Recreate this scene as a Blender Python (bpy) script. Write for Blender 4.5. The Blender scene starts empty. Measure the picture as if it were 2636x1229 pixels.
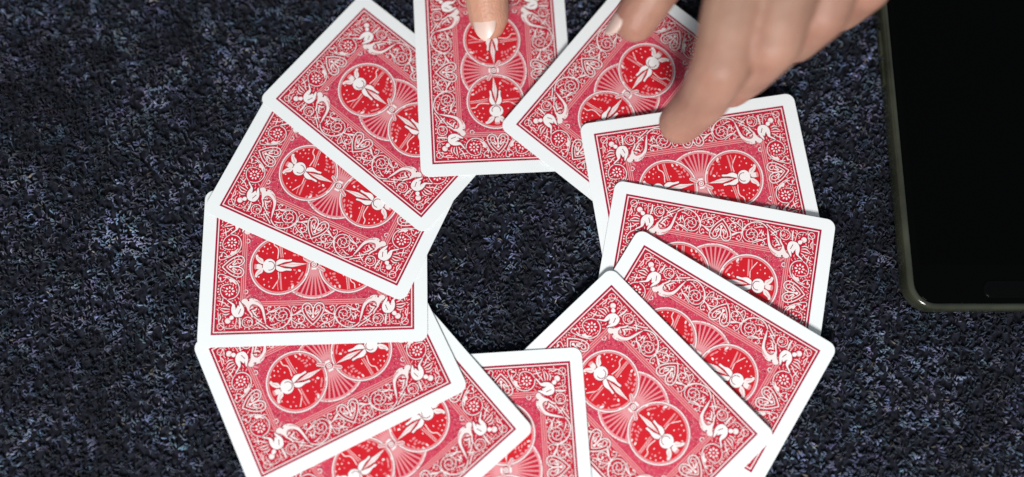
import bpy, bmesh, math, random
import numpy as np
from mathutils import Vector, Matrix
from mathutils.geometry import tessellate_polygon

S = 0.001                                   # everything below is in millimetres
sc = bpy.context.scene
col = sc.collection

# ------------------------------------------------------------------ camera
AX, AY, DIST = 0.219304, -0.006094, 371.88
R = Matrix.Rotation(AX, 3, 'X') @ Matrix.Rotation(AY, 3, 'Y')
cam = bpy.data.cameras.new('camera')
cam_ob = bpy.data.objects.new('camera', cam)
col.objects.link(cam_ob)
loc = R @ Vector((0, 0, DIST)) * S
cam_ob.matrix_world = Matrix.Translation(loc) @ R.to_4x4()
cam.sensor_width = 36.0
cam.lens = 36.0 * 2400.0 / 2636.0
cam.clip_start = 0.01
cam.clip_end = 50.0
cam.dof.use_dof = True
cam.dof.focus_distance = 0.3705
cam.dof.aperture_fstop = 2.1
sc.camera = cam_ob

# ------------------------------------------------------------------ light
world = bpy.data.worlds.new('World')
sc.world = world
world.use_nodes = True
bg = world.node_tree.nodes['Background']
bg.inputs[0].default_value = (0.80, 0.92, 1.0, 1)
bg.inputs[1].default_value = 0.33

def lamp(name, pos, target, power, sx, sy, color):
    l = bpy.data.lights.new(name, 'AREA')
    l.shape = 'RECTANGLE'
    l.size, l.size_y = sx, sy
    l.energy = power
    l.color = color
    o = bpy.data.objects.new(name, l)
    col.objects.link(o)
    o.location = pos
    o.rotation_euler = (Vector(target) - Vector(pos)).to_track_quat('-Z', 'Y').to_euler()
    return o
lamp('ceiling_lamp', (-0.10, -0.80, 0.70), (-0.02, -0.05, 0), 15.8, 0.28, 0.22, (1.0, 0.975, 0.95))

sc.view_settings.view_transform = 'Standard'
sc.view_settings.look = 'None'
sc.view_settings.exposure = 0.0
sc.view_settings.gamma = 1.0

# ------------------------------------------------------------------ helpers
def tag(o, label=None, cat=None, group=None, kind=None):
    if label: o['label'] = label
    if cat: o['category'] = cat
    if group: o['group'] = group
    if kind: o['kind'] = kind
    return o

def link(name, me, parent=None):
    o = bpy.data.objects.new(name, me)
    col.objects.link(o)
    if parent is not None:
        o.parent = parent
    return o

def mesh_from(name, verts, faces, mats=(), fm=None, smooth=False):
    me = bpy.data.meshes.new(name)
    me.from_pydata([tuple(c * S for c in v) for v in verts], [], faces)
    for m in mats: me.materials.append(m)
    if fm is not None:
        me.polygons.foreach_set('material_index', fm)
    if smooth:
        me.polygons.foreach_set('use_smooth', [True] * len(me.polygons))
    me.update()
    return me

def new_mat(name):
    m = bpy.data.materials.new(name)
    m.use_nodes = True
    nt = m.node_tree
    return m, nt, nt.nodes['Principled BSDF']

def ink_mat(name, rgb, rough=0.36, var=0.10, scale=900.0, spec=0.28):
    m, nt, b = new_mat(name)
    tc = nt.nodes.new('ShaderNodeTexCoord')
    n = nt.nodes.new('ShaderNodeTexNoise')
    n.inputs['Scale'].default_value = scale
    n.inputs['Detail'].default_value = 3
    nt.links.new(tc.outputs['Object'], n.inputs['Vector'])
    mr = nt.nodes.new('ShaderNodeMapRange')
    mr.inputs[3].default_value = 1 - var
    mr.inputs[4].default_value = 1 + var
    nt.links.new(n.outputs['Fac'], mr.inputs[0])
    mx = nt.nodes.new('ShaderNodeMix')
    mx.data_type = 'RGBA'; mx.blend_type = 'MULTIPLY'
    mx.inputs[0].default_value = 1
    mx.inputs[6].default_value = (*rgb, 1)
    nt.links.new(mr.outputs[0], mx.inputs[7])
    nt.links.new(mx.outputs[2], b.inputs['Base Color'])
    b.inputs['Roughness'].default_value = rough
    b.inputs['Specular IOR Level'].default_value = spec
    # linen finish: very fine weave
    w = nt.nodes.new('ShaderNodeTexNoise')
    w.inputs['Scale'].default_value = 2600
    nt.links.new(tc.outputs['Object'], w.inputs['Vector'])
    bp = nt.nodes.new('ShaderNodeBump')
    bp.inputs['Strength'].default_value = 0.10
    bp.inputs['Distance'].default_value = 0.0001
    nt.links.new(w.outputs['Fac'], bp.inputs['Height'])
    nt.links.new(bp.outputs[0], b.inputs['Normal'])
    return m

M_stock = ink_mat('card_stock_white', (0.79, 0.815, 0.82), 0.36, 0.03, 45)
M_field = ink_mat('ink_crimson', (0.49, 0.008, 0.032), var=0.14)
M_bright = ink_mat('ink_scarlet', (0.55, 0.010, 0.020), var=0.08)
M_dark = ink_mat('ink_deep_crimson', (0.22, 0.006, 0.030))
M_edge = ink_mat('ink_border_line', (0.30, 0.004, 0.040))
M_white = ink_mat('ink_free_white', (0.80, 0.715, 0.70), var=0.05)
M_pure = ink_mat('ink_free_pure_white', (0.82, 0.79, 0.78), var=0.03)
M_pink = ink_mat('ink_pink', (0.68, 0.27, 0.29), var=0.10)
M_rose = ink_mat('ink_rose', (0.56, 0.045, 0.090), var=0.20)
INKS = [M_field, M_bright, M_dark, M_edge, M_white, M_pure, M_pink, M_rose, M_stock]
FIELD, BRIGHT, DARK, EDGE, WHITE, PURE, PINK, ROSE, STOCK = range(9)

def srand(seed): return random.Random(seed)

# ------------------------------------------------------------------ floor carpet
rng = np.random.default_rng(7)
def build_floor():
    m, nt, b = new_mat('carpet_backing')
    tc = nt.nodes.new('ShaderNodeTexCoord')
    n = nt.nodes.new('ShaderNodeTexNoise'); n.inputs['Scale'].default_value = 420; n.inputs['Detail'].default_value = 5
    nt.links.new(tc.outputs['Object'], n.inputs['Vector'])
    cr = nt.nodes.new('ShaderNodeValToRGB')
    cr.color_ramp.elements[0].position = 0.38; cr.color_ramp.elements[0].color = (0.003, 0.003, 0.005, 1)
    cr.color_ramp.elements[1].position = 0.72; cr.color_ramp.elements[1].color = (0.022, 0.024, 0.036, 1)
    nt.links.new(n.outputs['Fac'], cr.inputs[0])
    nt.links.new(cr.outputs[0], b.inputs['Base Color'])
    b.inputs['Roughness'].default_value = 0.95
    b.inputs['Specular IOR Level'].default_value = 0.1
    v = [(-900, -700, -2.4), (900, -700, -2.4), (900, 900, -2.4), (-900, 900, -2.4)]
    o = link('carpet_floor', mesh_from('carpet_floor', v, [(0, 1, 2, 3)], [m]))
    tag(o, 'dark navy carpet lying under the cards and phone', 'carpet', kind='structure')

def vnoise(x, y, seed):
    """smooth value noise for arrays, about 0..1"""
    r = np.random.default_rng(seed)
    g = r.random((256, 256))
    xi = np.floor(x).astype(int); yi = np.floor(y).astype(int)
    fx = x - xi; fy = y - yi
    fx = fx * fx * (3 - 2 * fx); fy = fy * fy * (3 - 2 * fy)
    a = g[xi % 256, yi % 256]; bq = g[(xi + 1) % 256, yi % 256]
    c = g[xi % 256, (yi + 1) % 256]; d = g[(xi + 1) % 256, (yi + 1) % 256]
    return (a * (1 - fx) + bq * fx) * (1 - fy) + (c * (1 - fx) + d * fx) * fy

def build_pile():
    X0, X1, Y0, Y1 = -265, 265, -150, 170
    N = 92000
    x = rng.uniform(X0, X1, N); y = rng.uniform(Y0, Y1, N)
    # tufts: a wandering drift gathers the fibres into uneven clumps
    for q in range(2):
        e = 0.35
        gx = vnoise((x + e) / 2.9, y / 2.9, 21) - vnoise((x - e) / 2.9, y / 2.9, 21)
        gy = vnoise(x / 2.9, (y + e) / 2.9, 21) - vnoise(x / 2.9, (y - e) / 2.9, 21)
        x = x + 2.2 * gx; y = y + 2.2 * gy
    hill = vnoise(x / 2.9, y / 2.9, 21)
    ang = rng.uniform(0, 2 * np.pi, N)
    ln = rng.uniform(0.9, 2.9, N)
    bend = rng.normal(0, 1.1, N)
    rad = rng.uniform(0.22, 0.52, N)
    top = -0.38 - rng.random(N) ** 1.5 * 0.6 - 0.4 * np.clip(0.75 - hill, 0, 1)
    top = np.minimum(top, -0.36)
    K = 4                                             # rings
    t = np.linspace(-1, 1, K)
    P = np.zeros((N, K, 3)); T = np.zeros((N, K, 2))
    for k in range(K):
        a = ang + bend * t[k] * 0.9
        T[:, k, 0] = np.cos(a); T[:, k, 1] = np.sin(a)
    step = ln / (K - 1)
    for k in range(1, K):
        P[:, k, :2] = P[:, k - 1, :2] + 0.5 * (T[:, k] + T[:, k - 1]) * step[:, None]
    P[:, :, :2] -= P[:, :, :2].mean(1, keepdims=True)
    P[:, :, 0] += x[:, None]; P[:, :, 1] += y[:, None]
    zt = np.array([-0.75, 0.0, -0.05, -0.8])
    P[:, :, 2] = top[:, None] - rad[:, None] + zt[None, :] * ln[:, None] * 0.55
    rr = rad[:, None] * np.array([0.7, 1.0, 1.0, 0.6])[None]
    V = np.zeros((N, K, 3, 3))
    for s in range(3):
        c = math.cos(math.pi / 2 + s * 2 * math.pi / 3); z = math.sin(math.pi / 2 + s * 2 * math.pi / 3)
        V[:, :, s, 0] = P[:, :, 0] - T[:, :, 1] * rr * c
        V[:, :, s, 1] = P[:, :, 1] + T[:, :, 0] * rr * c
        V[:, :, s, 2] = P[:, :, 2] + rr * z
    V = V.reshape(-1, 3) * S
    base = (np.arange(N) * K * 3)[:, None, None]
    q = []
    for k in range(K - 1):
        for s in range(3):
            s2 = (s + 1) % 3
            q.append([k * 3 + s, k * 3 + s2, (k + 1) * 3 + s2, (k + 1) * 3 + s])
    F = (base + np.array(q)[None]).reshape(-1, 4)
    me = bpy.data.meshes.new('carpet_pile')
    me.vertices.add(len(V)); me.vertices.foreach_set('co', V.astype(np.float32).ravel())
    me.loops.add(F.size); me.loops.foreach_set('vertex_index', F.astype(np.int32).ravel())
    me.polygons.add(len(F))
    me.polygons.foreach_set('loop_start', np.arange(0, F.size, 4, dtype=np.int32))
    me.polygons.foreach_set('use_smooth', np.ones(len(F), bool))
    me.update()
    # fibre dye: navy, charcoal, a few pale flecks
    lum = np.exp(rng.normal(0, 0.24, N)) * 0.043
    tuft = np.exp(1.1 * (vnoise(x / 1.7 + 31, y / 1.7, 8) - .5) + 1.8 * (vnoise(x / 3.4, y / 3.4 + 17, 9) - .5))
    patch = np.exp(1.6 * (vnoise(x / 8, y / 8, 5) - .5) + 1.3 * (vnoise(x / 26, y / 26, 6) - .5) + 0.8 * (vnoise(x / 70, y / 70, 16) - .5))
    pale = rng.random(N) < 0.03
    lum = lum * patch * tuft
    lum[pale] *= rng.uniform(1.6, 3.6, pale.sum())
    lum = np.minimum(lum, 0.30)
    hn = np.stack([vnoise(x / 4.5 + 7, y / 4.5, 11), vnoise(x / 4.5, y / 4.5 + 5, 12), vnoise(x / 5, y / 5, 13)], 1) - .5
    hue = rng.normal(0, 1, (N, 3)) * np.array([0.06, 0.05, 0.08]) + hn * np.array([0.34, 0.22, 0.36])
    hue += np.array([0.78, 0.93, 1.42])[None]
    warm = rng.random(N) < 0.03
    hue[warm] = np.array([1.15, 1.0, 0.85])
    C = np.ones((N, 4)); C[:, :3] = np.maximum(lum[:, None] * hue, 0.001)
    att = me.color_attributes.new('dye', 'FLOAT_COLOR', 'POINT')
    att.data.foreach_set('color', np.repeat(C, K * 3, 0).astype(np.float32).ravel())
    m, nt, b = new_mat('carpet_yarn')
    a = nt.nodes.new('ShaderNodeAttribute'); a.attribute_name = 'dye'
    nt.links.new(a.outputs['Color'], b.inputs['Base Color'])
    b.inputs['Roughness'].default_value = 0.75
    b.inputs['Specular IOR Level'].default_value = 0.12
    b.inputs['Sheen Weight'].default_value = 0.02
    b.inputs['Sheen Roughness'].default_value = 0.5
    me.materials.append(m)
    o = link('carpet_pile', me)
    tag(o, 'dark navy and charcoal flecked curly carpet pile', 'carpet', kind='stuff')
build_floor()
build_pile()

# ------------------------------------------------------------------ printed ink
def smooth(pts, n=6, closed=False):
    P = [Vector(p).to_2d() for p in pts]
    if len(P) < 3: return P
    out = []
    L = len(P)
    segs = L if closed else L - 1
    for i in range(segs):
        if closed:
            a, b, c, d = P[(i - 1) % L], P[i], P[(i + 1) % L], P[(i + 2) % L]
        else:
            b, c = P[i], P[i + 1]
            a = P[i - 1] if i else 2 * b - c
            d = P[i + 2] if i + 2 < L else 2 * c - b
        for k in range(n):
            t = k / n
            out.append(0.5 * ((2 * b) + (c - a) * t + (2 * a - 5 * b + 4 * c - d) * t * t + (3 * b - a - 3 * c + d) * t ** 3))
    if not closed: out.append(P[-1])
    return out

def oriented(poly):
    a = sum(poly[i][0] * poly[(i + 1) % len(poly)][1] - poly[(i + 1) % len(poly)][0] * poly[i][1] for i in range(len(poly)))
    return poly if a > 0 else poly[::-1]

class Ink:
    """flat printed shapes in card millimetres, each laid a hair above the last"""
    def __init__(self, z0):
        self.z0 = z0; self.thin = 1.0; self.low = []; self.high = []; self.done = []
    def poly(self, pts, mat, halo=0.0):
        pts = oriented([(p[0], p[1]) for p in pts])
        if halo:
            self.stroke(list(pts) + [pts[0], pts[1]], halo * 2, DARK, raw=True, low=True)
        self.high.append(('p', pts, mat))
    def stroke(self, pts, w, mat, n=5, raw=False, halo=0.0, taper=False, low=False):
        P = [Vector(p).to_2d() for p in pts] if raw else smooth(pts, n)
        Q = [P[0]]
        for p in P[1:]:
            if (p - Q[-1]).length > 1e-4: Q.append(p)
        if len(Q) < 2: return
        if not raw or mat == WHITE: w *= self.thin
        if halo:
            (self.low).append(('s', Q, w + 2 * halo, DARK, taper))
        (self.low if low else self.high).append(('s', Q, w, mat, taper))
    def disc(self, c, r, mat, n=16, ry=None, rot=0, halo=0.0):
        ry = ry or r
        ca, sa = math.cos(rot), math.sin(rot)
        pts = []
        for i in range(n):
            a = 2 * math.pi * i / n
            x, y = r * math.cos(a), ry * math.sin(a)
            pts.append((c[0] + x * ca - y * sa, c[1] + x * sa + y * ca))
        self.poly(pts, mat, halo)
    def ring(self, c, r, w, mat, n=40, a0=0, a1=2 * math.pi, halo=0.0):
        pts = [(c[0] + r * math.cos(a0 + (a1 - a0) * i / n), c[1] + r * math.sin(a0 + (a1 - a0) * i / n)) for i in range(n + 1)]
        self.stroke(pts, w, mat, raw=True, halo=halo)
    def flush(self):
        self.done += self.low + self.high; self.low = []; self.high = []
    def mesh(self, name, mirror=False):
        V = []; F = []; FM = []
        z = self.z0
        sx = -1 if mirror else 1
        for it in self.done + self.low + self.high:
            z += 0.0005
            if it[0] == 'p':
                pts = [(sx * p[0], p[1]) for p in it[1]]
                b = len(V)
                V += [(p[0], p[1], z) for p in pts]
                for t in tessellate_polygon([[Vector((p[0], p[1], 0)) for p in pts]]):
                    A, B, C = (pts[i] for i in t)
                    ar = (B[0] - A[0]) * (C[1] - A[1]) - (C[0] - A[0]) * (B[1] - A[1])
                    if abs(ar) < 1e-9: continue
                    F.append(tuple(b + i for i in (t if ar > 0 else t[::-1]))); FM.append(it[2])
            else:
                _, Q, w, mat, taper = it
                n = len(Q); b = len(V)
                closed = (Q[0] - Q[-1]).length < 1e-3
                for i, p in enumerate(Q):
                    if closed and i in (0, n - 1): d = (Q[1] - Q[0]).normalized() + (Q[-1] - Q[-2]).normalized()
                    elif i == 0: d = Q[1] - Q[0]
                    elif i == n - 1: d = Q[-1] - Q[-2]
                    else: d = (Q[i + 1] - p).normalized() + (p - Q[i - 1]).normalized()
                    if d.length < 1e-6: d = Vector((1, 0))
                    d = d.normalized()
                    hw = w / 2
                    if taper: hw *= 0.25 + 0.75 * math.sin(math.pi * (0.12 + 0.76 * i / (n - 1)))
                    nx, ny = -d.y * hw, d.x * hw
                    V.append((sx * (p.x - nx), p.y - ny, z)); V.append((sx * (p.x + nx), p.y + ny, z))
                for i in range(n - 1):
                    q = (b + 2 * i, b + 2 * i + 2, b + 2 * i + 3, b + 2 * i + 1)
                    F.append(q if not mirror else q[::-1]); FM.append(mat)
        return mesh_from(name, V, F, INKS, FM)

HU, HV = 31.75 - 4.77, 44.45 - 5.14          # half size of the printed field
def Z(x, y):
    """traced drawing units -> card mm (lower left quadrant)"""
    dx, dy = x - 135.0, y - 1180.0
    det = 32.4 * -30.81 - (-1.17) * (-1.59)
    u = (dx * -30.81 - (-1.17) * dy) / det
    v = (32.4 * dy - (-1.59) * dx) / det
    return (-HU + u, -HV + v)
def ZZ(*pts): return [Z(*p) for p in pts]

def rect(h, k): return [(-h, -k), (h, -k), (h, k), (-h, k)]
def frame_line(ink, inset, w, mat):
    """a closed rectangular line made of four butted bars"""
    a, b = HU - inset, HV - inset
    h = w / 2
    for pts in ([(-a - h, -b - h), (a + h, -b - h), (a + h, -b + h), (-a - h, -b + h)],
                [(-a - h, b - h), (a + h, b - h), (a + h, b + h), (-a - h, b + h)],
                [(-a - h, -b + h), (-a + h, -b + h), (-a + h, b - h), (-a - h, b - h)],
                [(a - h, -b + h), (a + h, -b + h), (a + h, b - h), (a - h, b - h)]):
        ink.poly(pts, mat)

def build_field():
    k = Ink(0.004)
    k.poly(rect(HU, HV), EDGE)
    k.poly(rect(HU - 0.55, HV - 0.55), FIELD)
    frame_line(k, 1.0, 0.42, WHITE)
    frame_line(k, 1.42, 0.26, DARK)
    IN = 10.9
    for j in range(3):
        frame_line(k, IN + 0.1 + j * 0.78, 0.46, PINK)
    k.poly(rect(HU - IN - 2.05, HV - IN - 2.05), ROSE)
    return k.mesh('printed_field')

def build_stipple():
    k = Ink(0.012)
    r = srand(3)
    a, b = HU - 13.1, HV - 13.1
    n = 0
    while n < 820:
        x, y = r.uniform(-a, a), r.uniform(-b, b)
        if any(math.hypot(x, y - s * 13.55) < 12.0 for s in (-1, 1)) or math.hypot(x, y) < 13.2: 
            n += 0.15; continue
        t = r.uniform(0, math.pi); L = r.uniform(0.12, 0.34)
        k.stroke([(x - L * math.cos(t), y - L * math.sin(t)), (x + L * math.cos(t), y + L * math.sin(t))], r.uniform(0.13, 0.22), PINK if r.random() < .75 else DARK, raw=True)
        n += 1
    return k.mesh('stipple')

def hook(k, pts, w=0.42, mat=WHITE, dot=True):
    P = ZZ(*pts)
    k.stroke(P, w, mat, halo=0.16)
    if dot: k.disc(P[-1], w * 0.85, mat, 10)

def build_scroll():
    k = Ink(0.016); k.thin = 0.72
    W = 0.44
    # big volute with its stem
    c = Z(332, 328)
    pts = []
    for i in range(34):
        t = i / 33
        a = math.radians(100) - t * 2 * math.pi * 2.15
        r = 3.45 * (1 - t) + 0.42 * t
        pts.append((c[0] + r * math.cos(a), c[1] + r * math.sin(a)))
    k.stroke(pts, W, WHITE, raw=True, halo=0.17)
    k.stroke(ZZ((350, 205), (255, 238), (188, 305), (158, 390), (172, 460), (222, 520), (310, 535), (410, 555), (490, 590)), 0.6, WHITE, halo=0.17)
    k.stroke(ZZ((200, 300), (232, 262), (300, 232)), 0.36, WHITE)
    # leaves under the volute
    for pts in (((215, 470), (215, 430), (235, 385)), ((250, 452), (290, 440), (325, 415)), ((262, 470), (300, 470), (345, 455)), ((285, 430), (300, 470), (330, 495)), ((395, 470), (370, 490), (350, 520))):
        k.stroke(ZZ(*pts), 0.62, WHITE, halo=0.13, taper=True)
    hook(k, ((445, 350), (415, 410), (388, 465), (410, 500), (450, 492), (447, 465)))
    k.stroke(ZZ((405, 380), (385, 430), (378, 470)), 0.7, WHITE, taper=True)
    # leaves above the volute
    hook(k, ((318, 215), (335, 150), (312, 80), (262, 62), (222, 92), (238, 135), (268, 125)), 0.52)
    k.stroke(ZZ((325, 180), (365, 120), (405, 60)), 0.75, WHITE, halo=.13, taper=True)
    k.stroke(ZZ((345, 130), (365, 100), (350, 70)), 0.6, WHITE, taper=True)
    hook(k, ((330, 205), (390, 215), (435, 190), (415, 158)))
    hook(k, ((300, 215), (240, 215), (182, 205), (160, 172), (195, 158)))
    k.stroke(ZZ((265, 215), (215, 150), (205, 95), (165, 45)), 0.6, WHITE, halo=.13, taper=True)
    hook(k, ((205, 95), (165, 110), (158, 75)), 0.36)
    # crossing ribbons
    hook(k, ((182, 680), (200, 640), (188, 595)), 0.36)
    k.disc(Z(185, 720), 0.32, WHITE, 8)
    # dotted curl
    cc = Z(270, 742)
    k.ring(cc, 2.0, 0.46, WHITE, 28, halo=0.15)
    for a in (200, 235, 270, 305, 340):
        k.disc((cc[0] + 1.2 * math.cos(math.radians(a)), cc[1] + 1.2 * math.sin(math.radians(a))), 0.21, WHITE, 8)
    k.stroke(ZZ((250, 685), (290, 705), (282, 740), (255, 735)), 0.42, WHITE, halo=.1)
    # paddle, corner vine and loop
    k.stroke(ZZ((198, 838), (260, 830), (335, 838)), 0.95, WHITE, halo=0.15, taper=True)
    k.stroke(ZZ((195, 885), (260, 880), (330, 868)), 0.36, WHITE)
    hook(k, ((248, 890), (212, 915), (205, 975), (222, 1030)), 0.36)
    k.ring(Z(236, 1062), 1.32, 0.36, WHITE, 20, halo=0.12)
    k.stroke(ZZ((225, 1030), (250, 1060), (290, 1082), (420, 1092)), 0.40, WHITE)
    k.stroke(ZZ((300, 1085), (350, 1062), (395, 1078)), 0.55, WHITE, taper=True)
    k.stroke(ZZ((265, 1020), (300, 1040), (335, 1032)), 0.36, WHITE)
    for pts in (((395, 955), (382, 1000), (400, 1040)), ((425, 955), (418, 1010), (445, 1050)), ((450, 950), (460, 1010), (470, 1060)), ((480, 950), (505, 990), (540, 1010))):
        k.stroke(ZZ(*pts), 0.62, WHITE, halo=0.12, taper=True)
    k.stroke(ZZ((498, 1052), (545, 1040), (600, 1030)), 0.6, WHITE, taper=True, halo=.1)
    k.stroke(ZZ((525, 1000), (550, 1045), (570, 1095)), 0.6, WHITE, taper=True, halo=.1)
    # swoosh from the flower to the heart
    k.stroke(ZZ((575, 975), (592, 900), (640, 852), (715, 835), (795, 862), (850, 925), (885, 990)), 0.5, WHITE, halo=0.16)
    k.stroke(ZZ((580, 985), (620, 1035), (690, 1062), (755, 1042), (778, 968)), 0.44, WHITE, halo=0.14)
    k.poly(ZZ((748, 862), (815, 888), (852, 945), (838, 962), (795, 945), (800, 915)), WHITE)
    k.disc(Z(685, 1090), 0.34, WHITE, 8); k.disc(Z(722, 1088), 0.34, WHITE, 8); k.disc(Z(650, 1078), 0.3, WHITE, 8)
    hook(k, ((872, 985), (830, 1015), (812, 1050), (850, 1062)), 0.42)
    hook(k, ((880, 985), (905, 1030), (912, 1075), (872, 1088), (862, 1062)), 0.42)
    k.stroke(ZZ((850, 960), (870, 1000), (865, 1030)), 0.6, WHITE, taper=True)
    return k

def build_figure():
    """corner putto with a leafy tail"""
    k = Ink(0.055)
    Y = lambda x, y: Z(104.5 + .5653 * x, 496.2 + .5653 * y)
    YY = lambda *p: [Y(*q) for q in p]
    k.stroke(YY((110, 15), (200, 130), (290, 255)), 0.42, WHITE, halo=.12)
    k.stroke(YY((260, 120), (330, 210), (400, 290)), 0.42, WHITE, halo=.12)
    k.stroke(YY((350, 130), (280, 190), (215, 290)), 0.38, WHITE, halo=.12)
    k.flush()
    k.poly(smooth(YY((205, 42), (330, 48), (480, 68), (620, 100), (740, 170), (815, 270), (828, 360), (800, 420), (835, 480), (800, 548), (745, 550), (700, 495), (620, 445), (545, 420),
                     (575, 385), (640, 380), (688, 335), (680, 265), (640, 195), (560, 140), (470, 112), (380, 95), (280, 66)), 3, True), WHITE, 0.16)
    k.stroke(YY((660, 130), (735, 200), (765, 280)), 0.5, PINK, taper=True)
    k.disc(Y(785, 405), 0.36, DARK, 8)
    for pts in (((560, 410), (470, 350), (395, 330)), ((545, 350), (555, 270), (605, 228)), ((545, 330), (480, 290), (395, 225)), ((590, 370), (625, 325), (600, 315))):
        k.stroke(YY(*pts), 0.62, WHITE, halo=0.12, taper=True)
    k.stroke(YY((540, 170), (490, 190), (470, 160)), 0.4, PINK, taper=True)
    k.stroke(YY((820, 470), (870, 420), (915, 375)), 0.7, PINK, taper=True)
    k.ring(Y(985, 462), 0.80, 0.34, WHITE, 16, math.radians(-40), math.radians(215), halo=.12)
    k.stroke(YY((820, 540), (900, 530), (1030, 500)), 0.36, PINK)
    k.flush()
    k.poly(smooth(YY((418, 620), (438, 550), (510, 508), (600, 503), (690, 540), (782, 600), (715, 604), (640, 590), (688, 622), (630, 682), (705, 700), (765, 765), (835, 860), (780, 832), (715, 757), (640, 770), (560, 772), (480, 742), (430, 690)), 3, True), PURE, 0.24)
    k.stroke(YY((490, 622), (540, 598), (605, 572)), 0.30, DARK)
    k.stroke(YY((600, 690), (640, 660), (668, 650)), 0.24, DARK)
    k.flush()
    k.disc(Y(350, 848), 1.12, WHITE, 12, halo=0.22)
    k.disc(Y(418, 768), 0.85, PURE, 12, halo=0.10)
    k.stroke(YY((345, 800), (375, 815), (395, 850)), 0.22, PINK)
    return k

def build_rosette():
    k = Ink(0.055)
    c = Z(682, 952)
    for i in range(8):
        a = i * math.pi / 4
        k.disc((c[0] + 1.5 * math.cos(a), c[1] + 1.5 * math.sin(a)), 0.52, PURE, 10, ry=0.33, rot=a)
    k.disc(c, 0.36, PURE, 10)
    return k

def fill_gaps(k, others):
    """small leaflets in the open ground between the scrolls of one quadrant"""
    pts = []
    for q in [k] + others:
        for it in q.done + q.low + q.high:
            if it[0] == 'p':
                pts += [tuple(p) for p in it[1]]
                cx = sum(p[0] for p in it[1]) / len(it[1]); cy = sum(p[1] for p in it[1]) / len(it[1]); pts.append((cx, cy))
            else:
                Q = it[1]
                for a, b in zip(Q, Q[1:]):
                    n = max(1, int((b - a).length / 0.3))
                    pts += [tuple(a + (b - a) * (i / n)) for i in range(n)]
    A = np.array([(p[0], p[1]) for p in pts])
    r = srand(21); n = 0
    ROS = Z(682, 952)
    for _ in range(9000):
        u, v = r.uniform(-HU + 1.9, -0.3), r.uniform(-HV + 1.9, -0.3)
        if min(u + HU, v + HV) > 10.4: continue
        d = np.hypot(A[:, 0] - u, A[:, 1] - v).min()
        if d < 0.60: continue
        if math.hypot(u - ROS[0], v - ROS[1]) < 2.7: continue
        j = int(np.hypot(A[:, 0] - u, A[:, 1] - v).argmin())
        t = math.atan2(A[j, 1] - v, A[j, 0] - u) + r.uniform(-.6, .6)
        L = min(d * 0.95, 1.0)
        c, s_ = math.cos(t), math.sin(t)
        P = [(u - c * L * .6, v - s_ * L * .6), (u + s_ * .12, v - c * .12), (u + c * L * .6, v + s_ * L * .6)]
        k.stroke(P, r.uniform(0.26, 0.40), WHITE, n=3, taper=True)
        A = np.vstack([A, np.array(P)]); n += 1
        if n > 130: break

def build_heart(side):
    """heart with a palmette, tip pointing out of the card"""
    k = Ink(0.055); k.thin = 0.85
    H = lambda x, y: ((x - 1022) / 32.4, (1180 - y) / 30.81 - 1.3)
    for sgn in (-1, 1):
        o = [H(x, y) for x, y in ((1022, 1082), (950, 1010), (902, 940), (884, 875), (905, 832), (955, 818), (998, 845), (1012, 880))]
        i = [H(x, y) for x, y in ((1022, 1030), (968, 975), (932, 910), (928, 868), (955, 850), (980, 868), (972, 898))]
        k.stroke([(sgn * p[0], p[1]) for p in o], 0.5, WHITE, halo=0.17)
        k.stroke([(sgn * p[0], p[1]) for p in i], 0.42, WHITE, halo=0.1)
        for a, b, w in ((0.25, 62, 0.75), (0.75, 42, 0.7)):
            q = math.radians(90 - sgn * (90 - b))
            s = H(1022, 985)
            k.stroke([(s[0] + 1.2 * math.cos(q), s[1] + 1.2 * math.sin(q)), (s[0] + 3.0 * math.cos(q), s[1] + 3.0 * math.sin(q))], w * .8, WHITE, n=3, raw=True, halo=.08)
    k.disc(H(1022, 985), 0.55, PURE, 10)
    k.stroke([H(1022, 985), H(1022, 870)], 0.5, PURE, raw=True)
    off = -HV + 1.3
    k2 = Ink(0.055)
    def T(p):
        x, y = p[0], p[1]
        if side: return Vector((-HU + 1.1 + y, x))     # on the long side
        return Vector((x, off + y))
    for lst, dst in ((k.low, k2.low), (k.high, k2.high)):
        for it in lst:
            if it[0] == 'p': dst.append(('p', oriented([tuple(T(p)) for p in it[1]]), it[2]))
            else: dst.append(('s', [T(p) for p in it[1]], *it[2:]))
    return k2

def build_fan():
    """half of the pleated fan, on the card's left"""
    k = Ink(0.030)
    Rr = 13.5
    A0, A1 = math.radians(180 - 60), math.radians(180 + 60)
    arc = [(Rr * math.cos(A0 + (A1 - A0) * i / 30), Rr * math.sin(A0 + (A1 - A0) * i / 30)) for i in range(31)]
    k.poly([(0, 0)] + arc, PINK)
    n = 13
    for i in range(n):
        a = A0 + (A1 - A0) * (i + .5) / n
        w = 0.70 * (A1 - A0) / n / 2
        r0, r1 = 4.2, 12.5
        k.poly([(r0 * math.cos(a), r0 * math.sin(a)), (r1 * math.cos(a - w), r1 * math.sin(a - w)), (r1 * math.cos(a + w), r1 * math.sin(a + w))], FIELD)
    k.ring((0, 0), Rr, 0.52, WHITE, 30, A0, A1, halo=0.16)
    k.ring((0, 0), Rr - 0.72, 0.30, PINK, 30, A0, A1)
    return k.mesh('fan')

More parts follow.
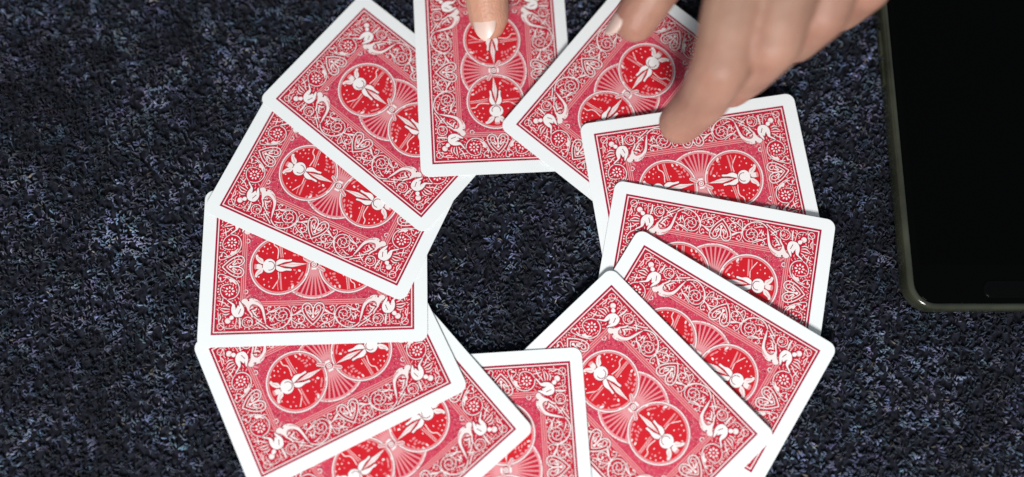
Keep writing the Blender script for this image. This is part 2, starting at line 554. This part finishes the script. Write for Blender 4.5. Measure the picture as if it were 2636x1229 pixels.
def build_medallion():
    k = Ink(0.075)
    c = Z(985, 352); c = (0.0, -13.55); r = 11.9
    k.disc(c, r + 0.12, DARK, 56)
    k.disc(c, r, WHITE, 56)
    k.disc(c, r - 0.56, DARK, 56)
    k.disc(c, r - 0.72, PINK, 56)
    k.disc(c, r - 1.25, BRIGHT, 56)
    D = lambda x, y: ((x - 987) / 32.4, c[1] + (352 - y) / 30.81)
    DD = lambda *p: [D(*q) for q in p]
    # river banks and paths
    k.poly(DD((648, 356), (760, 344), (885, 328), (885, 346), (765, 362), (655, 374)), PINK)
    k.stroke(DD((648, 344), (760, 332), (885, 313)), 0.18, WHITE)
    k.stroke(DD((660, 432), (720, 424), (755, 385), (810, 372), (900, 380)), 0.36, WHITE)
    k.poly(DD((1085, 334), (1190, 324), (1310, 314), (1305, 332), (1200, 344), (1090, 348)), PINK)
    k.stroke(DD((1075, 368), (1160, 360), (1215, 385), (1290, 430)), 0.32, WHITE)
    k.stroke(DD((1160, 360), (1230, 372), (1310, 360)), 0.26, PINK)
    for x, y in ((815, 440), (750, 468), (703, 486), (766, 505), (826, 512), (735, 545), (795, 562), (832, 292), (1152, 280), (1138, 206), (1150, 450), (1200, 480), (1235, 530), (1165, 540), (1130, 600), (790, 610), (1260, 470)):
        k.disc(D(x, y), 0.33, WHITE if (x + y) % 3 else PINK, 8, ry=0.25)
    r_ = srand(11)
    for x, y, a, L in ((690, 245, 15, 40), (735, 220, 70, 34), (775, 195, 80, 44), (815, 180, 75, 40), (855, 175, 85, 40), (690, 190, 30, 30), (780, 110, 20, 46), (840, 80, 10, 40), (860, 130, 25, 30), (730, 140, 40, 26), (800, 145, 15, 26),
                       (1110, 80, -25, 60), (1160, 110, -30, 50), (1215, 120, 80, 36), (1090, 150, -20, 34), (1060, 110, 60, 34), (1200, 200, 85, 34), (1235, 195, 85, 34), (1270, 190, -30, 50), (1290, 230, -15, 36), (1050, 170, 70, 26), (1120, 30, -15, 40), (880, 40, 15, 34)):
        q = math.radians(a); p = D(x, y); l = L / 32 / 2 * r_.uniform(.9, 1.2)
        k.stroke([(p[0] - l * math.cos(q), p[1] - l * math.sin(q)), (p[0] + .12, p[1] - .08), (p[0] + l * math.cos(q), p[1] + l * math.sin(q))], r_.uniform(.5, .85), r_.choice((PINK, PINK, PINK, WHITE)), n=3, taper=True)
    return k.mesh('medallion')

def build_angel():
    k = Ink(0.115)
    c = (0.0, -13.55)
    D = lambda x, y: ((x - 987) / 32.4, c[1] + (352 - y) / 30.81)
    for s in (-1, 1):
        m = lambda *p: [(s * D(*q)[0], D(*q)[1]) for q in p]
        k.poly(smooth(m((958, 548), (905, 556), (884, 582), (866, 612), (838, 622), (848, 648), (895, 640), (935, 612), (958, 580)), 3, True), WHITE, 0.15)      # wing
        k.stroke(m((930, 575), (900, 600), (870, 630)), 0.22, PINK)
        k.poly(smooth(m((952, 408), (912, 365), (905, 320), (918, 270), (912, 212), (936, 214), (946, 290), (968, 345), (985, 395), (975, 412)), 3, True), PURE, 0.2)   # leg
    k.poly(DD_(D, (975, 22), (1006, 150), (1014, 195), (1008, 250), (988, 352), (966, 250), (952, 195), (960, 150)), WHITE, 0.16)                       # pointed drapery
    k.stroke(DD_(D, (984, 80), (985, 320)), 0.2, PINK, raw=True)
    k.disc(D(996, 610), 1.05, WHITE, 14, ry=1.55, halo=0.18)                  # head
    k.disc(D(996, 645), 1.15, PINK, 12, ry=0.5)
    k.disc(D(990, 478), 2.85, PURE, 22, ry=2.55, halo=0.22)                   # shoulders and folded arms
    k.ring(D(990, 470), 1.75, 0.3, DARK, 20, math.radians(-20), math.radians(200))
    k.stroke(DD_(D, (935, 400), (987, 402), (1040, 400)), 0.3, DARK)
    return k.mesh('angel_figure')
def DD_(D, *p): return [D(*q) for q in p]

def build_hub():
    k = Ink(0.150)
    k.poly([(-2.6, -1.15), (2.6, -1.15), (2.6, 1.15), (-2.6, 1.15)], PINK)
    k.poly([(-2.1, -0.95), (-1.35, -0.95), (-1.35, 0.95), (-2.1, 0.95)], PURE)
    k.poly([(1.35, -0.95), (2.1, -0.95), (2.1, 0.95), (1.35, 0.95)], PURE)
    k.disc((0, 0), 1.2, DARK, 20); k.disc((0, 0), 1.05, WHITE, 20); k.disc((0, 0), 0.62, EDGE, 14); k.disc((0, 0), 0.42, WHITE, 12)
    for s in (-1, 1):
        a = math.radians(57)
        d = Vector((math.cos(a), math.sin(a))) * s
        n = Vector((-d.y, d.x))
        p0, p1 = d * 1.7, d * 4.6
        h = 0.55
        loop = [p0 + n * h, p1 + n * h, p1 + d * .5, p1 - n * h, p0 - n * h, p0 + n * h]
        k.poly([p0 + n * .5, p1 + n * .5, p1 - n * .5, p0 - n * .5], PINK)
        k.stroke(loop, 0.32, WHITE, raw=True, halo=0.16)
    return k.mesh('hub')

# ------------------------------------------------------------------ playing cards
def card_stock_mesh():
    hw, hl, rc, th = 31.75, 44.45, 3.6, 0.28
    def outline(ins):
        pts = []
        r = rc - ins
        for cx, cy, a0 in ((hw - rc, hl - rc, 0), (-hw + rc, hl - rc, 90), (-hw + rc, -hl + rc, 180), (hw - rc, -hl + rc, 270)):
            for i in range(9):
                a = math.radians(a0 + 90 * i / 8)
                pts.append((cx + r * math.cos(a), cy + r * math.sin(a)))
        return pts
    rings = [(0.05, 0.0), (0.0, -0.05), (0.0, -th + 0.05), (0.05, -th)]
    V = []
    for ins, z in rings: V += [(x, y, z) for x, y in outline(ins)]
    n = 36
    F = [tuple(range(n)), tuple(range(3 * n + n - 1, 3 * n - 1, -1))]
    for k in range(3):
        for i in range(n):
            j = (i + 1) % n
            F.append((k * n + j, k * n + i, (k + 1) * n + i, (k + 1) * n + j))
    return mesh_from('card_stock', V, F, [M_stock])

ME = {}
ME['stock'] = card_stock_mesh()
ME['field'] = build_field()
ME['stipple'] = build_stipple()
scroll, figure, rosette = build_scroll(), build_figure(), build_rosette()
fill_gaps(scroll, [figure, rosette, build_heart(False), build_heart(True)])
for nm, ink in (('scrollwork', scroll), ('corner_figure', figure), ('rosette', rosette)):
    ME[nm] = ink.mesh(nm); ME[nm + 'm'] = ink.mesh(nm, True)
ME['heart_end'] = build_heart(False).mesh('heart')
ME['heart_side'] = build_heart(True).mesh('heart')
ME['fan'] = build_fan()
ME['medallion'] = build_medallion()
ME['angel'] = build_angel()
ME['hub'] = build_hub()

def make_card():
    card = link('playing_card', ME['stock'])
    field = link('printed_field', ME['field'], card)
    st = link('stipple', ME['stipple'], field); tag(st, kind='stuff')
    for rz in (0, math.pi):
        for nm in ('scrollwork', 'corner_figure', 'rosette'):
            for sfx in ('', 'm'):
                o = link(nm, ME[nm + sfx], card); o.rotation_euler.z = rz
        for h in ('heart_end', 'heart_side'):
            o = link('heart', ME[h], card); o.rotation_euler.z = rz
        o = link('fan', ME['fan'], card); o.rotation_euler.z = rz
        o = link('medallion', ME['medallion'], card); o.rotation_euler.z = rz
        link('angel_figure', ME['angel'], o)
    link('hub', ME['hub'], card)
    return card

def copy_tree(o, parent=None):
    c = o.copy(); col.objects.link(c)
    if parent is not None: c.parent = parent
    for ch in list(o.children): copy_tree(ch, c)
    return c

CARDS = {
 0: (-7.52, 70.76, 3.48, 1.755, -0.04899, 0.0),
 1: (-49.17, 53.75, 50.42, 1.464, -0.03980, 0.0),
 2: (47.33, 60.35, -39.03, 1.90, -0.05300, 0.0),
 3: (76.19, 22.19, 278.91, 1.979, -0.05497, -0.00076),
 4: (79.26, -16.23, 259.14, 1.839, -0.05162, 0.0),
 5: (71.19, -47.08, 238.05, 2.133, -0.05856, -0.00167),
 6: (46.23, -66.34, 223.34, 1.994, -0.05651, 0.0),
 7: (-2.34, -89.70, 183.42, 1.365, -0.03669, 0.0),
 8: (-45.79, -80.16, 131.21, 1.855, -0.04652, -0.00400),
 9: (-70.43, -50.59, 116.26, 1.598, -0.04403, 0.0),
 10: (-77.99, -10.79, 91.66, 1.498, -0.04089, 0.0),
 11: (-69.58, 21.19, 65.61, 1.640, -0.04230, -0.00219),
}
LABELS = {
 0: 'red playing card pressed under the pale fingernail, standing upright at the top of the ring',
 1: 'red playing card at eleven o\'clock, first one left of the fingernail\'s card',
 2: 'red playing card at one o\'clock of the ring, lying below the hovering thumb',
 3: 'red playing card at two o\'clock of the ring, below the hovering bent index finger',
 4: 'red playing card at three o\'clock of the ring, nearest the lower end of the phone',
 5: 'red playing card at four o\'clock, a corner of its print peeping out below its neighbour',
 6: 'red playing card at five o\'clock of the ring, both its picture circles nearly uncovered',
 7: 'red playing card upright at six o\'clock, cut off by the bottom of the view',
 8: 'red playing card at seven o\'clock of the ring, overlapping the bottom upright card',
 9: 'red playing card at eight o\'clock of the ring, bottom edge sloping up to the right',
 10: 'red playing card at nine o\'clock of the ring, lying level at the far left',
 11: 'red playing card at ten o\'clock of the ring, resting over the level far-left card',
}
proto = make_card()
for i, kx in enumerate(sorted(CARDS)):
    x, y, th, h, a, b = CARDS[kx]
    c = proto if i == 0 else copy_tree(proto)
    t = math.radians(th)
    U = Vector((math.cos(t), math.sin(t), a)).normalized()
    Vv = Vector((-math.sin(t), math.cos(t), b)); Vv = (Vv - U * Vv.dot(U)).normalized()
    Nn = U.cross(Vv)
    mw = Matrix((U, Vv, Nn)).transposed().to_4x4()
    mw.translation = Vector((x, y, h)) * S
    c.matrix_world = mw
    tag(c, LABELS[kx], 'playing card', 'red-backed playing cards fanned in a ring')

# ------------------------------------------------------------------ phone
def rounded(hx, hy, r, n=10):
    pts = []
    for cx, cy, a0 in ((hx - r, hy - r, 0), (-hx + r, hy - r, 90), (-hx + r, -hy + r, 180), (hx - r, -hy + r, 270)):
        for i in range(n + 1):
            a = math.radians(a0 + 90 * i / n)
            pts.append((cx + r * math.cos(a), cy + r * math.sin(a)))
    return pts
def loft(name, rings, mats, cap0=True, cap1=True, sm=True):
    """rings: list of (outline pts, z) from bottom to top"""
    V = []; F = []
    n = len(rings[0][0])
    for pts, z in rings: V += [(x, y, z) for x, y in pts]
    for k in range(len(rings) - 1):
        for i in range(n):
            j = (i + 1) % n
            F.append((k * n + i, k * n + j, (k + 1) * n + j, (k + 1) * n + i))
    if cap0: F.append(tuple(range(n - 1, -1, -1)))
    if cap1: F.append(tuple(range((len(rings) - 1) * n, len(rings) * n)))
    me = mesh_from(name, V, F, mats)
    if sm:
        for p in me.polygons: p.use_smooth = len(p.vertices) == 4
    return me

def build_phone():
    hx, hy = 38.5, 78.5
    root = bpy.data.objects.new('phone', None); col.objects.link(root)
    root.empty_display_size = 0.02
    root.location = (191.3 * S, 48.6 * S, -0.25 * S)
    tag(root, 'black-screened phone in a murky olive bumper case lying on the carpet at the right', 'phone')
    m, nt, b = new_mat('olive_bumper')
    b.inputs['Base Color'].default_value = (0.060, 0.066, 0.036, 1)
    b.inputs['Roughness'].default_value = 0.22
    b.inputs['Specular IOR Level'].default_value = 0.5
    b.inputs['Transmission Weight'].default_value = 0.0
    tc = nt.nodes.new('ShaderNodeTexCoord')
    n = nt.nodes.new('ShaderNodeTexNoise'); n.inputs['Scale'].default_value = 60; n.inputs['Detail'].default_value = 6
    nt.links.new(tc.outputs['Object'], n.inputs['Vector'])
    cr = nt.nodes.new('ShaderNodeValToRGB')
    cr.color_ramp.elements[0].color = (0.016, 0.018, 0.011, 1); cr.color_ramp.elements[1].color = (0.048, 0.052, 0.034, 1)
    cr.color_ramp.elements[0].position = .3; cr.color_ramp.elements[1].position = .75
    nt.links.new(n.outputs['Fac'], cr.inputs[0]); nt.links.new(cr.outputs[0], b.inputs['Base Color'])
    mr = nt.nodes.new('ShaderNodeMapRange'); mr.inputs[3].default_value = .07; mr.inputs[4].default_value = .20
    nt.links.new(n.outputs['Fac'], mr.inputs[0]); nt.links.new(mr.outputs[0], b.inputs['Roughness'])
    def O(i, r): return rounded(hx - i, hy - i, r)
    rings = [(O(1.6, 8.9), 0.0), (O(0.5, 10.0), 0.5), (O(0.0, 10.5), 1.8), (O(0.0, 10.5), 7.6), (O(0.25, 10.2), 8.6), (O(0.9, 9.6), 9.25), (O(1.7, 8.8), 9.35), (O(2.3, 8.2), 9.05), (O(2.5, 8.0), 8.2)]
    bm = loft('bumper_case', rings, [m], True, True)
    link('bumper_case', bm, root)
    # glass front
    g, nt, b = new_mat('black_glass')
    b.inputs['Base Color'].default_value = (0.0012, 0.0013, 0.0013, 1)
    b.inputs['Roughness'].default_value = 0.12
    b.inputs['Specular IOR Level'].default_value = 0.035
    n = nt.nodes.new('ShaderNodeTexNoise'); n.inputs['Scale'].default_value = 40; n.inputs['Detail'].default_value = 8
    tc = nt.nodes.new('ShaderNodeTexCoord'); nt.links.new(tc.outputs['Object'], n.inputs['Vector'])
    mr = nt.nodes.new('ShaderNodeMapRange'); mr.inputs[3].default_value = .06; mr.inputs[4].default_value = .2
    nt.links.new(n.outputs['Fac'], mr.inputs[0]); nt.links.new(mr.outputs[0], b.inputs['Roughness'])
    fr = [(O(2.6, 7.9), 8.25), (O(2.6, 7.9), 8.5), (O(2.95, 7.5), 8.72)]
    front = link('glass_front', loft('glass_front', fr, [g], True, True), root)
    # display area, a touch proud of the glass, and the home key in the lower bezel
    d, nt, b = new_mat('display_off')
    b.inputs['Base Color'].default_value = (0.0008, 0.0009, 0.0009, 1); b.inputs['Roughness'].default_value = 0.1
    b.inputs['Specular IOR Level'].default_value = 0.04
    scr = loft('display', [([(x, y + 1.0) for x, y in rounded(33.5, 62.0, 1.2, 3)], 8.722), ([(x, y + 1.0) for x, y in rounded(33.4, 61.9, 1.2, 3)], 8.735)], [d], False, True)
    link('display', scr, front)
    kb, nt, b = new_mat('home_key_plastic')
    b.inputs['Base Color'].default_value = (0.0012, 0.0013, 0.0013, 1); b.inputs['Roughness'].default_value = 0.22; b.inputs['Specular IOR Level'].default_value = 0.08
    P = lambda i: [(x, y - 70.6) for x, y in rounded(9.6 - i, 3.4 - i, 3.39 - i, 8)]
    kr = [(P(0), 8.70), (P(0), 8.95), (P(0.35), 9.12), (P(0.8), 9.10), (P(1.2), 8.98)]
    link('home_key', loft('home_key', kr, [kb], False, True), root)
    sp = loft('earpiece_slot', [([(x, y + 70.5) for x, y in rounded(6.5, 0.9, 0.85, 4)], 8.722), ([(x, y + 70.5) for x, y in rounded(6.3, 0.75, 0.7, 4)], 8.76)], [kb], False, True)
    link('earpiece_slot', sp, root)
    # side keys on the left wall
    for y0, L in ((33, 11), (20, 11)):
        kk = loft('side_key', [([(x - hx - 0.2, y + y0) for x, y in rounded(0.7, L / 2, 0.6, 3)], 3.6), ([(x - hx - 0.2, y + y0) for x, y in rounded(0.7, L / 2, 0.6, 3)], 6.0)], [m], True, True, False)
        link('side_key', kk, root)
build_phone()

# ------------------------------------------------------------------ hands
def skin_mat(name, rgb, rgb2):
    m, nt, b = new_mat(name)
    tc = nt.nodes.new('ShaderNodeTexCoord')
    n = nt.nodes.new('ShaderNodeTexNoise'); n.inputs['Scale'].default_value = 70; n.inputs['Detail'].default_value = 7
    nt.links.new(tc.outputs['Object'], n.inputs['Vector'])
    cr = nt.nodes.new('ShaderNodeValToRGB')
    cr.color_ramp.elements[0].position = 0.3; cr.color_ramp.elements[0].color = (*rgb2, 1)
    cr.color_ramp.elements[1].position = 0.7; cr.color_ramp.elements[1].color = (*rgb, 1)
    nt.links.new(n.outputs['Fac'], cr.inputs[0])
    fl = nt.nodes.new('ShaderNodeAttribute'); fl.attribute_name = 'flush'
    blot = nt.nodes.new('ShaderNodeTexNoise'); blot.inputs['Scale'].default_value = 130; blot.inputs['Detail'].default_value = 3
    nt.links.new(tc.outputs['Object'], blot.inputs['Vector'])
    mu = nt.nodes.new('ShaderNodeMath'); mu.operation = 'MULTIPLY'
    nt.links.new(fl.outputs['Fac'], mu.inputs[0]); nt.links.new(blot.outputs['Fac'], mu.inputs[1])
    mx = nt.nodes.new('ShaderNodeMix'); mx.data_type = 'RGBA'
    mx.inputs[7].default_value = (rgb[0] * 1.08, rgb[1] * 0.78, rgb[2] * 0.80, 1)
    nt.links.new(mu.outputs[0], mx.inputs[0]); nt.links.new(cr.outputs[0], mx.inputs[6])
    nt.links.new(mx.outputs[2], b.inputs['Base Color'])
    b.inputs['Roughness'].default_value = 0.5
    b.inputs['Specular IOR Level'].default_value = 0.35
    b.inputs['Subsurface Weight'].default_value = 0.25
    b.inputs['Subsurface Radius'].default_value = (1.0, 0.4, 0.25)
    b.inputs['Subsurface Scale'].default_value = 0.0025
    v = nt.nodes.new('ShaderNodeTexVoronoi'); v.inputs['Scale'].default_value = 900
    nt.links.new(tc.outputs['Object'], v.inputs['Vector'])
    w = nt.nodes.new('ShaderNodeTexNoise'); w.inputs['Scale'].default_value = 260; w.inputs['Detail'].default_value = 4
    nt.links.new(tc.outputs['Object'], w.inputs['Vector'])
    ad = nt.nodes.new('ShaderNodeMath'); ad.operation = 'ADD'
    nt.links.new(v.outputs['Distance'], ad.inputs[0]); nt.links.new(w.outputs['Fac'], ad.inputs[1])
    bp = nt.nodes.new('ShaderNodeBump'); bp.inputs['Strength'].default_value = 0.35; bp.inputs['Distance'].default_value = 0.0004
    nt.links.new(ad.outputs[0], bp.inputs['Height']); nt.links.new(bp.outputs[0], b.inputs['Normal'])
    return m
M_skin = skin_mat('skin', (0.39, 0.232, 0.166), (0.26, 0.138, 0.098))
M_skin_lit = skin_mat('skin_lit', (0.52, 0.315, 0.215), (0.42, 0.225, 0.145))  # same skin as the other hand, its brighter lighting put into the colour
def nail_mat():
    m, nt, b = new_mat('fingernail')
    tc = nt.nodes.new('ShaderNodeTexCoord')
    sp = nt.nodes.new('ShaderNodeSeparateXYZ'); nt.links.new(tc.outputs['Generated'], sp.inputs[0])
    cr = nt.nodes.new('ShaderNodeValToRGB')
    e = cr.color_ramp.elements
    e[0].position = 0.0; e[0].color = (0.52, 0.33, 0.26, 1)
    e[1].position = 1.0; e[1].color = (0.70, 0.55, 0.48, 1)
    x = e.new(0.20); x.color = (0.60, 0.42, 0.36, 1)
    x = e.new(0.60); x.color = (0.64, 0.46, 0.40, 1)
    nt.links.new(sp.outputs[1], cr.inputs[0]); nt.links.new(cr.outputs[0], b.inputs['Base Color'])
    b.inputs['Roughness'].default_value = 0.34
    b.inputs['Subsurface Weight'].default_value = 0.1
    b.inputs['Subsurface Scale'].default_value = 0.001
    b.inputs['Coat Weight'].default_value = 0.15
    return m
M_nail = nail_mat()

def blob(bm, a, b, ra, rb, seg=14):
    """tapered limb from a to b with round ends"""
    a, b = Vector(a), Vector(b)
    for p, r in ((a, ra), (b, rb)):
        bmesh.ops.create_uvsphere(bm, u_segments=seg, v_segments=10, radius=r * S, matrix=Matrix.Translation(p * S))
    d = b - a
    if d.length < 1e-3: return
    q = d.to_track_quat('Z', 'Y').to_matrix().to_4x4()
    bmesh.ops.create_cone(bm, cap_ends=True, segments=seg, radius1=ra * S, radius2=rb * S, depth=d.length * S,
                          matrix=Matrix.Translation((a + b) / 2 * S) @ q)

def skin_over(name, bm, voxel=0.9, smooth_n=6, mat=None, tips=(), knuckles=()):
    me = bpy.data.meshes.new(name + '_cage'); bm.to_mesh(me); bm.free()
    o = bpy.data.objects.new(name + '_cage', me); col.objects.link(o)
    r = o.modifiers.new('r', 'REMESH'); r.mode = 'VOXEL'; r.voxel_size = voxel * S; r.use_smooth_shade = True
    s = o.modifiers.new('s', 'SMOOTH'); s.iterations = smooth_n; s.factor = 0.5
    dg = bpy.context.evaluated_depsgraph_get()
    out = bpy.data.meshes.new_from_object(o.evaluated_get(dg))
    out.name = name
    bpy.data.objects.remove(o); bpy.data.meshes.remove(me)
    out.materials.clear(); out.materials.append(mat or M_skin)
    out.polygons.foreach_set('use_smooth', [True] * len(out.polygons))
    n = len(out.vertices)
    co = np.empty(n * 3, np.float32); out.vertices.foreach_get('co', co); co = co.reshape(-1, 3) / S
    f = np.zeros(n)
    for p in tips: f = np.maximum(f, np.clip(1.25 - np.linalg.norm(co - np.array(p), axis=1) / 17, 0, 1))
    for p in knuckles: f = np.maximum(f, 0.75 * np.clip(1.3 - np.linalg.norm(co - np.array(p), axis=1) / 14, 0, 1))
    c = np.ones((n, 4), np.float32); c[:, :3] = f[:, None]
    at_ = out.color_attributes.new('flush', 'FLOAT_COLOR', 'POINT'); at_.data.foreach_set('color', c.ravel())
    return out

def nail(parent, tip, prev, up, w=10.0, L=11.0, r=7.4, lift=0.0, fwd=2.0, narrow=0.0):
    """curved nail plate on the back of a fingertip"""
    tip, prev = Vector(tip), Vector(prev)
    d = (tip - prev).normalized()
    up = Vector(up); up = (up - d * up.dot(d)).normalized()
    sd = d.cross(up)
    V = []; F = []
    nu, nv = 11, 11
    for layer in (0, 1):
        for j in range(nv):
            t = j / (nv - 1)
            y = (t - 0.5) * L
            k = 1 - 0.16 * (1 - t) ** 2 - narrow * t ** 2
            endr = 1 - abs(2 * t - 1) ** 4 * 0.42
            for i in range(nu):
                s = i / (nu - 1) * 2 - 1
                x = s * w / 2 * k * endr
                yy = y + (L * 0.10 * (1 - s * s) if t > .5 else -L * 0.08 * (1 - s * s)) * abs(2 * t - 1)
                hgt = math.sqrt(max(r * r - x * x, 0.1)) - 0.0042 * (yy - 1) ** 2 * (3 if yy > 1 else 1) + lift - layer * 0.7
                V.append(tip + d * (fwd + yy) + sd * x + up * hgt)
    N = nu * nv
    for j in range(nv - 1):
        for i in range(nu - 1):
            q = (j * nu + i, j * nu + i + 1, (j + 1) * nu + i + 1, (j + 1) * nu + i)
            F.append(q); F.append(tuple(N + z for z in q[::-1]))
    edge = [i for i in range(nu)] + [j * nu + nu - 1 for j in range(1, nv)] + [(nv - 1) * nu + i for i in range(nu - 2, -1, -1)] + [j * nu for j in range(nv - 2, 0, -1)]
    for a, b in zip(edge, edge[1:] + edge[:1]): F.append((b, a, N + a, N + b))
    # local frame so that Generated Y runs along the nail
    rot = Matrix((sd, d, up)).transposed()
    inv = rot.transposed()
    me = mesh_from('fingernail', [inv @ (v - tip) for v in V], F, [M_nail], smooth=True)
    bm = bmesh.new(); bm.from_mesh(me); bmesh.ops.recalc_face_normals(bm, faces=bm.faces); bm.to_mesh(me); bm.free()
    o = link('fingernail', me, parent)
    m4 = rot.to_4x4(); m4.translation = tip * S
    o.matrix_local = m4
    return o

def finger(bm, J, Rr):
    for (a, b), (ra, rb) in zip(zip(J, J[1:]), zip(Rr, Rr[1:])):
        blob(bm, a, b, ra, rb)

PXC = (R @ Vector((0, 0, DIST)))
def at(px, py, z):
    """the point at height z (mm) seen at this place of the photograph (used to lay out the joints)"""
    d = R @ Vector(((px - 1318) / 2400.0, -(py - 614.5) / 2400.0, -1))
    t = (z - PXC.z) / d.z
    return PXC + d * t

def build_hover_hand():
    bm = bmesh.new()
    idx = [at(1930, -150, 84), at(1856, 170, 66), at(1812, 255, 46), at(1752, 316, 30)]
    mid = [at(2065, -170, 88), at(1988, 112, 71), at(1928, 182, 50), at(1882, 226, 33)]
    rng_ = [at(2185, -180, 85), at(2115, 36, 69), at(2050, 104, 48), at(2010, 122, 34)]
    lit = [at(2300, -180, 77), at(2232, -28, 63), at(2172, 30, 45), at(2135, 50, 35)]
    thb = [at(2060, -470, 78), at(1840, -280, 70), at(1712, -70, 58), at(1636, 52, 46)]
    finger(bm, idx, (11.5, 10.4, 9.5, 8.4)); finger(bm, mid, (11.2, 10.2, 9.0, 7.8))
    finger(bm, rng_, (10.4, 9.4, 8.2, 7.0)); finger(bm, lit, (9.4, 8.2, 7.0, 6.2))
    finger(bm, thb, (14.0, 11.6, 9.8, 8.3))
    for A, B in ((idx, mid), (mid, rng_), (rng_, lit)):
        blob(bm, A[0] * .45 + A[1] * .55 + Vector((0, 0, -3)), B[0] * .45 + B[1] * .55 + Vector((0, 0, -3)), 7.0, 6.5)
    wr = at(2330, -640, 86); wr2 = at(2200, -640, 84)
    for J, r0 in ((idx, 10.5), (mid, 10.8), (rng_, 10.4), (lit, 9.8)):
        blob(bm, J[0], wr if J in (rng_, lit) else wr2, r0, 14.5)
        blob(bm, J[0] + Vector((0, 8, -9)), wr + Vector((0, 0, -8)), 10, 15)
    blob(bm, thb[1], idx[0], 9, 9); blob(bm, thb[0], idx[0] + Vector((0, 30, -6)), 12, 10)
    for A, B in ((idx, mid), (mid, rng_), (rng_, lit)):
        blob(bm, A[0], B[0], 9, 9); blob(bm, A[0] * .78 + A[1] * .22, B[0] * .78 + B[1] * .22, 7.5, 7.5)
    arm = at(2420, -1500, 107)
    blob(bm, wr, arm, 20, 28); blob(bm, wr2, arm + Vector((-14, 0, 0)), 19, 26)
    me = skin_over('hand', bm, 1.0, 7, None, [J[3] for J in (idx, mid, rng_, lit, thb)], [J[1] for J in (idx, mid, rng_, lit)] + [idx[2], thb[2]])
    h = link('hand', me)
    tag(h, 'hand with bent fingers and thumb hovering over the right-hand cards beside the phone', 'hand')
    nail(h, idx[3], idx[2], (0.55, 0.6, 0.55), 11, 12, 8.1)
    nail(h, mid[3], mid[2], (0.35, 0.5, 0.85), 10.5, 11, 7.5)
    nail(h, thb[3], thb[2], (-1.0, -0.1, -0.12), 12, 13, 8.0)
build_hover_hand()

def build_press_hand():
    bm = bmesh.new()
    tip = at(1258, 40, 10.8)
    J = [at(1330, -520, 62), at(1262, -235, 42), at(1244, -85, 20), tip]
    finger(bm, J, (11.2, 10.4, 9.8, 8.4))
    blob(bm, tip, at(1262, 62, 9.2), 8.3, 6.3)
    mid = [at(1200, -540, 66), at(1130, -330, 52), at(1170, -330, 28), at(1210, -420, 24)]
    rg = [at(1090, -550, 64), at(1030, -370, 50), at(1070, -370, 28), at(1110, -450, 26)]
    lt = [at(990, -540, 58), at(950, -400, 46), at(985, -400, 28), at(1020, -460, 26)]
    th = [at(1440, -800, 52), at(1480, -600, 42), at(1430, -430, 34), at(1370, -330, 30)]
    finger(bm, mid, (10.2, 9.4, 8.4, 7.2)); finger(bm, rg, (9.8, 9, 8, 7)); finger(bm, lt, (9, 8, 7, 6.2)); finger(bm, th, (13.5, 11, 9.4, 8))
    wr = at(1180, -1050, 72); wr2 = at(1290, -1050, 72)
    for A in (J, mid, rg, lt):
        blob(bm, A[0], wr2 if A in (J, mid) else wr, 10.5, 15); blob(bm, A[0] + Vector((0, 8, -9)), wr + Vector((4, 0, -8)), 10, 15)
    for A, B in ((J, mid), (mid, rg), (rg, lt)): blob(bm, A[0], B[0], 9, 9)
    blob(bm, th[1], J[0], 9, 9); blob(bm, th[0], wr2, 12, 14)
    arm = at(1200, -2000, 95)
    blob(bm, wr, arm, 20, 28); blob(bm, wr2, arm + Vector((14, 0, 0)), 20, 27)
    me = skin_over('hand', bm, 0.8, 5, M_skin_lit, [tip], [J[1], J[2]])
    h = link('hand', me)
    tag(h, 'hand whose straight finger presses its pale nailed tip on the top card', 'hand')
    nail(h, tip, J[2], (-0.33, 0.12, 1), 11.4, 12.8, 8.2, -0.25, 1.9, 0.34)
build_press_hand()
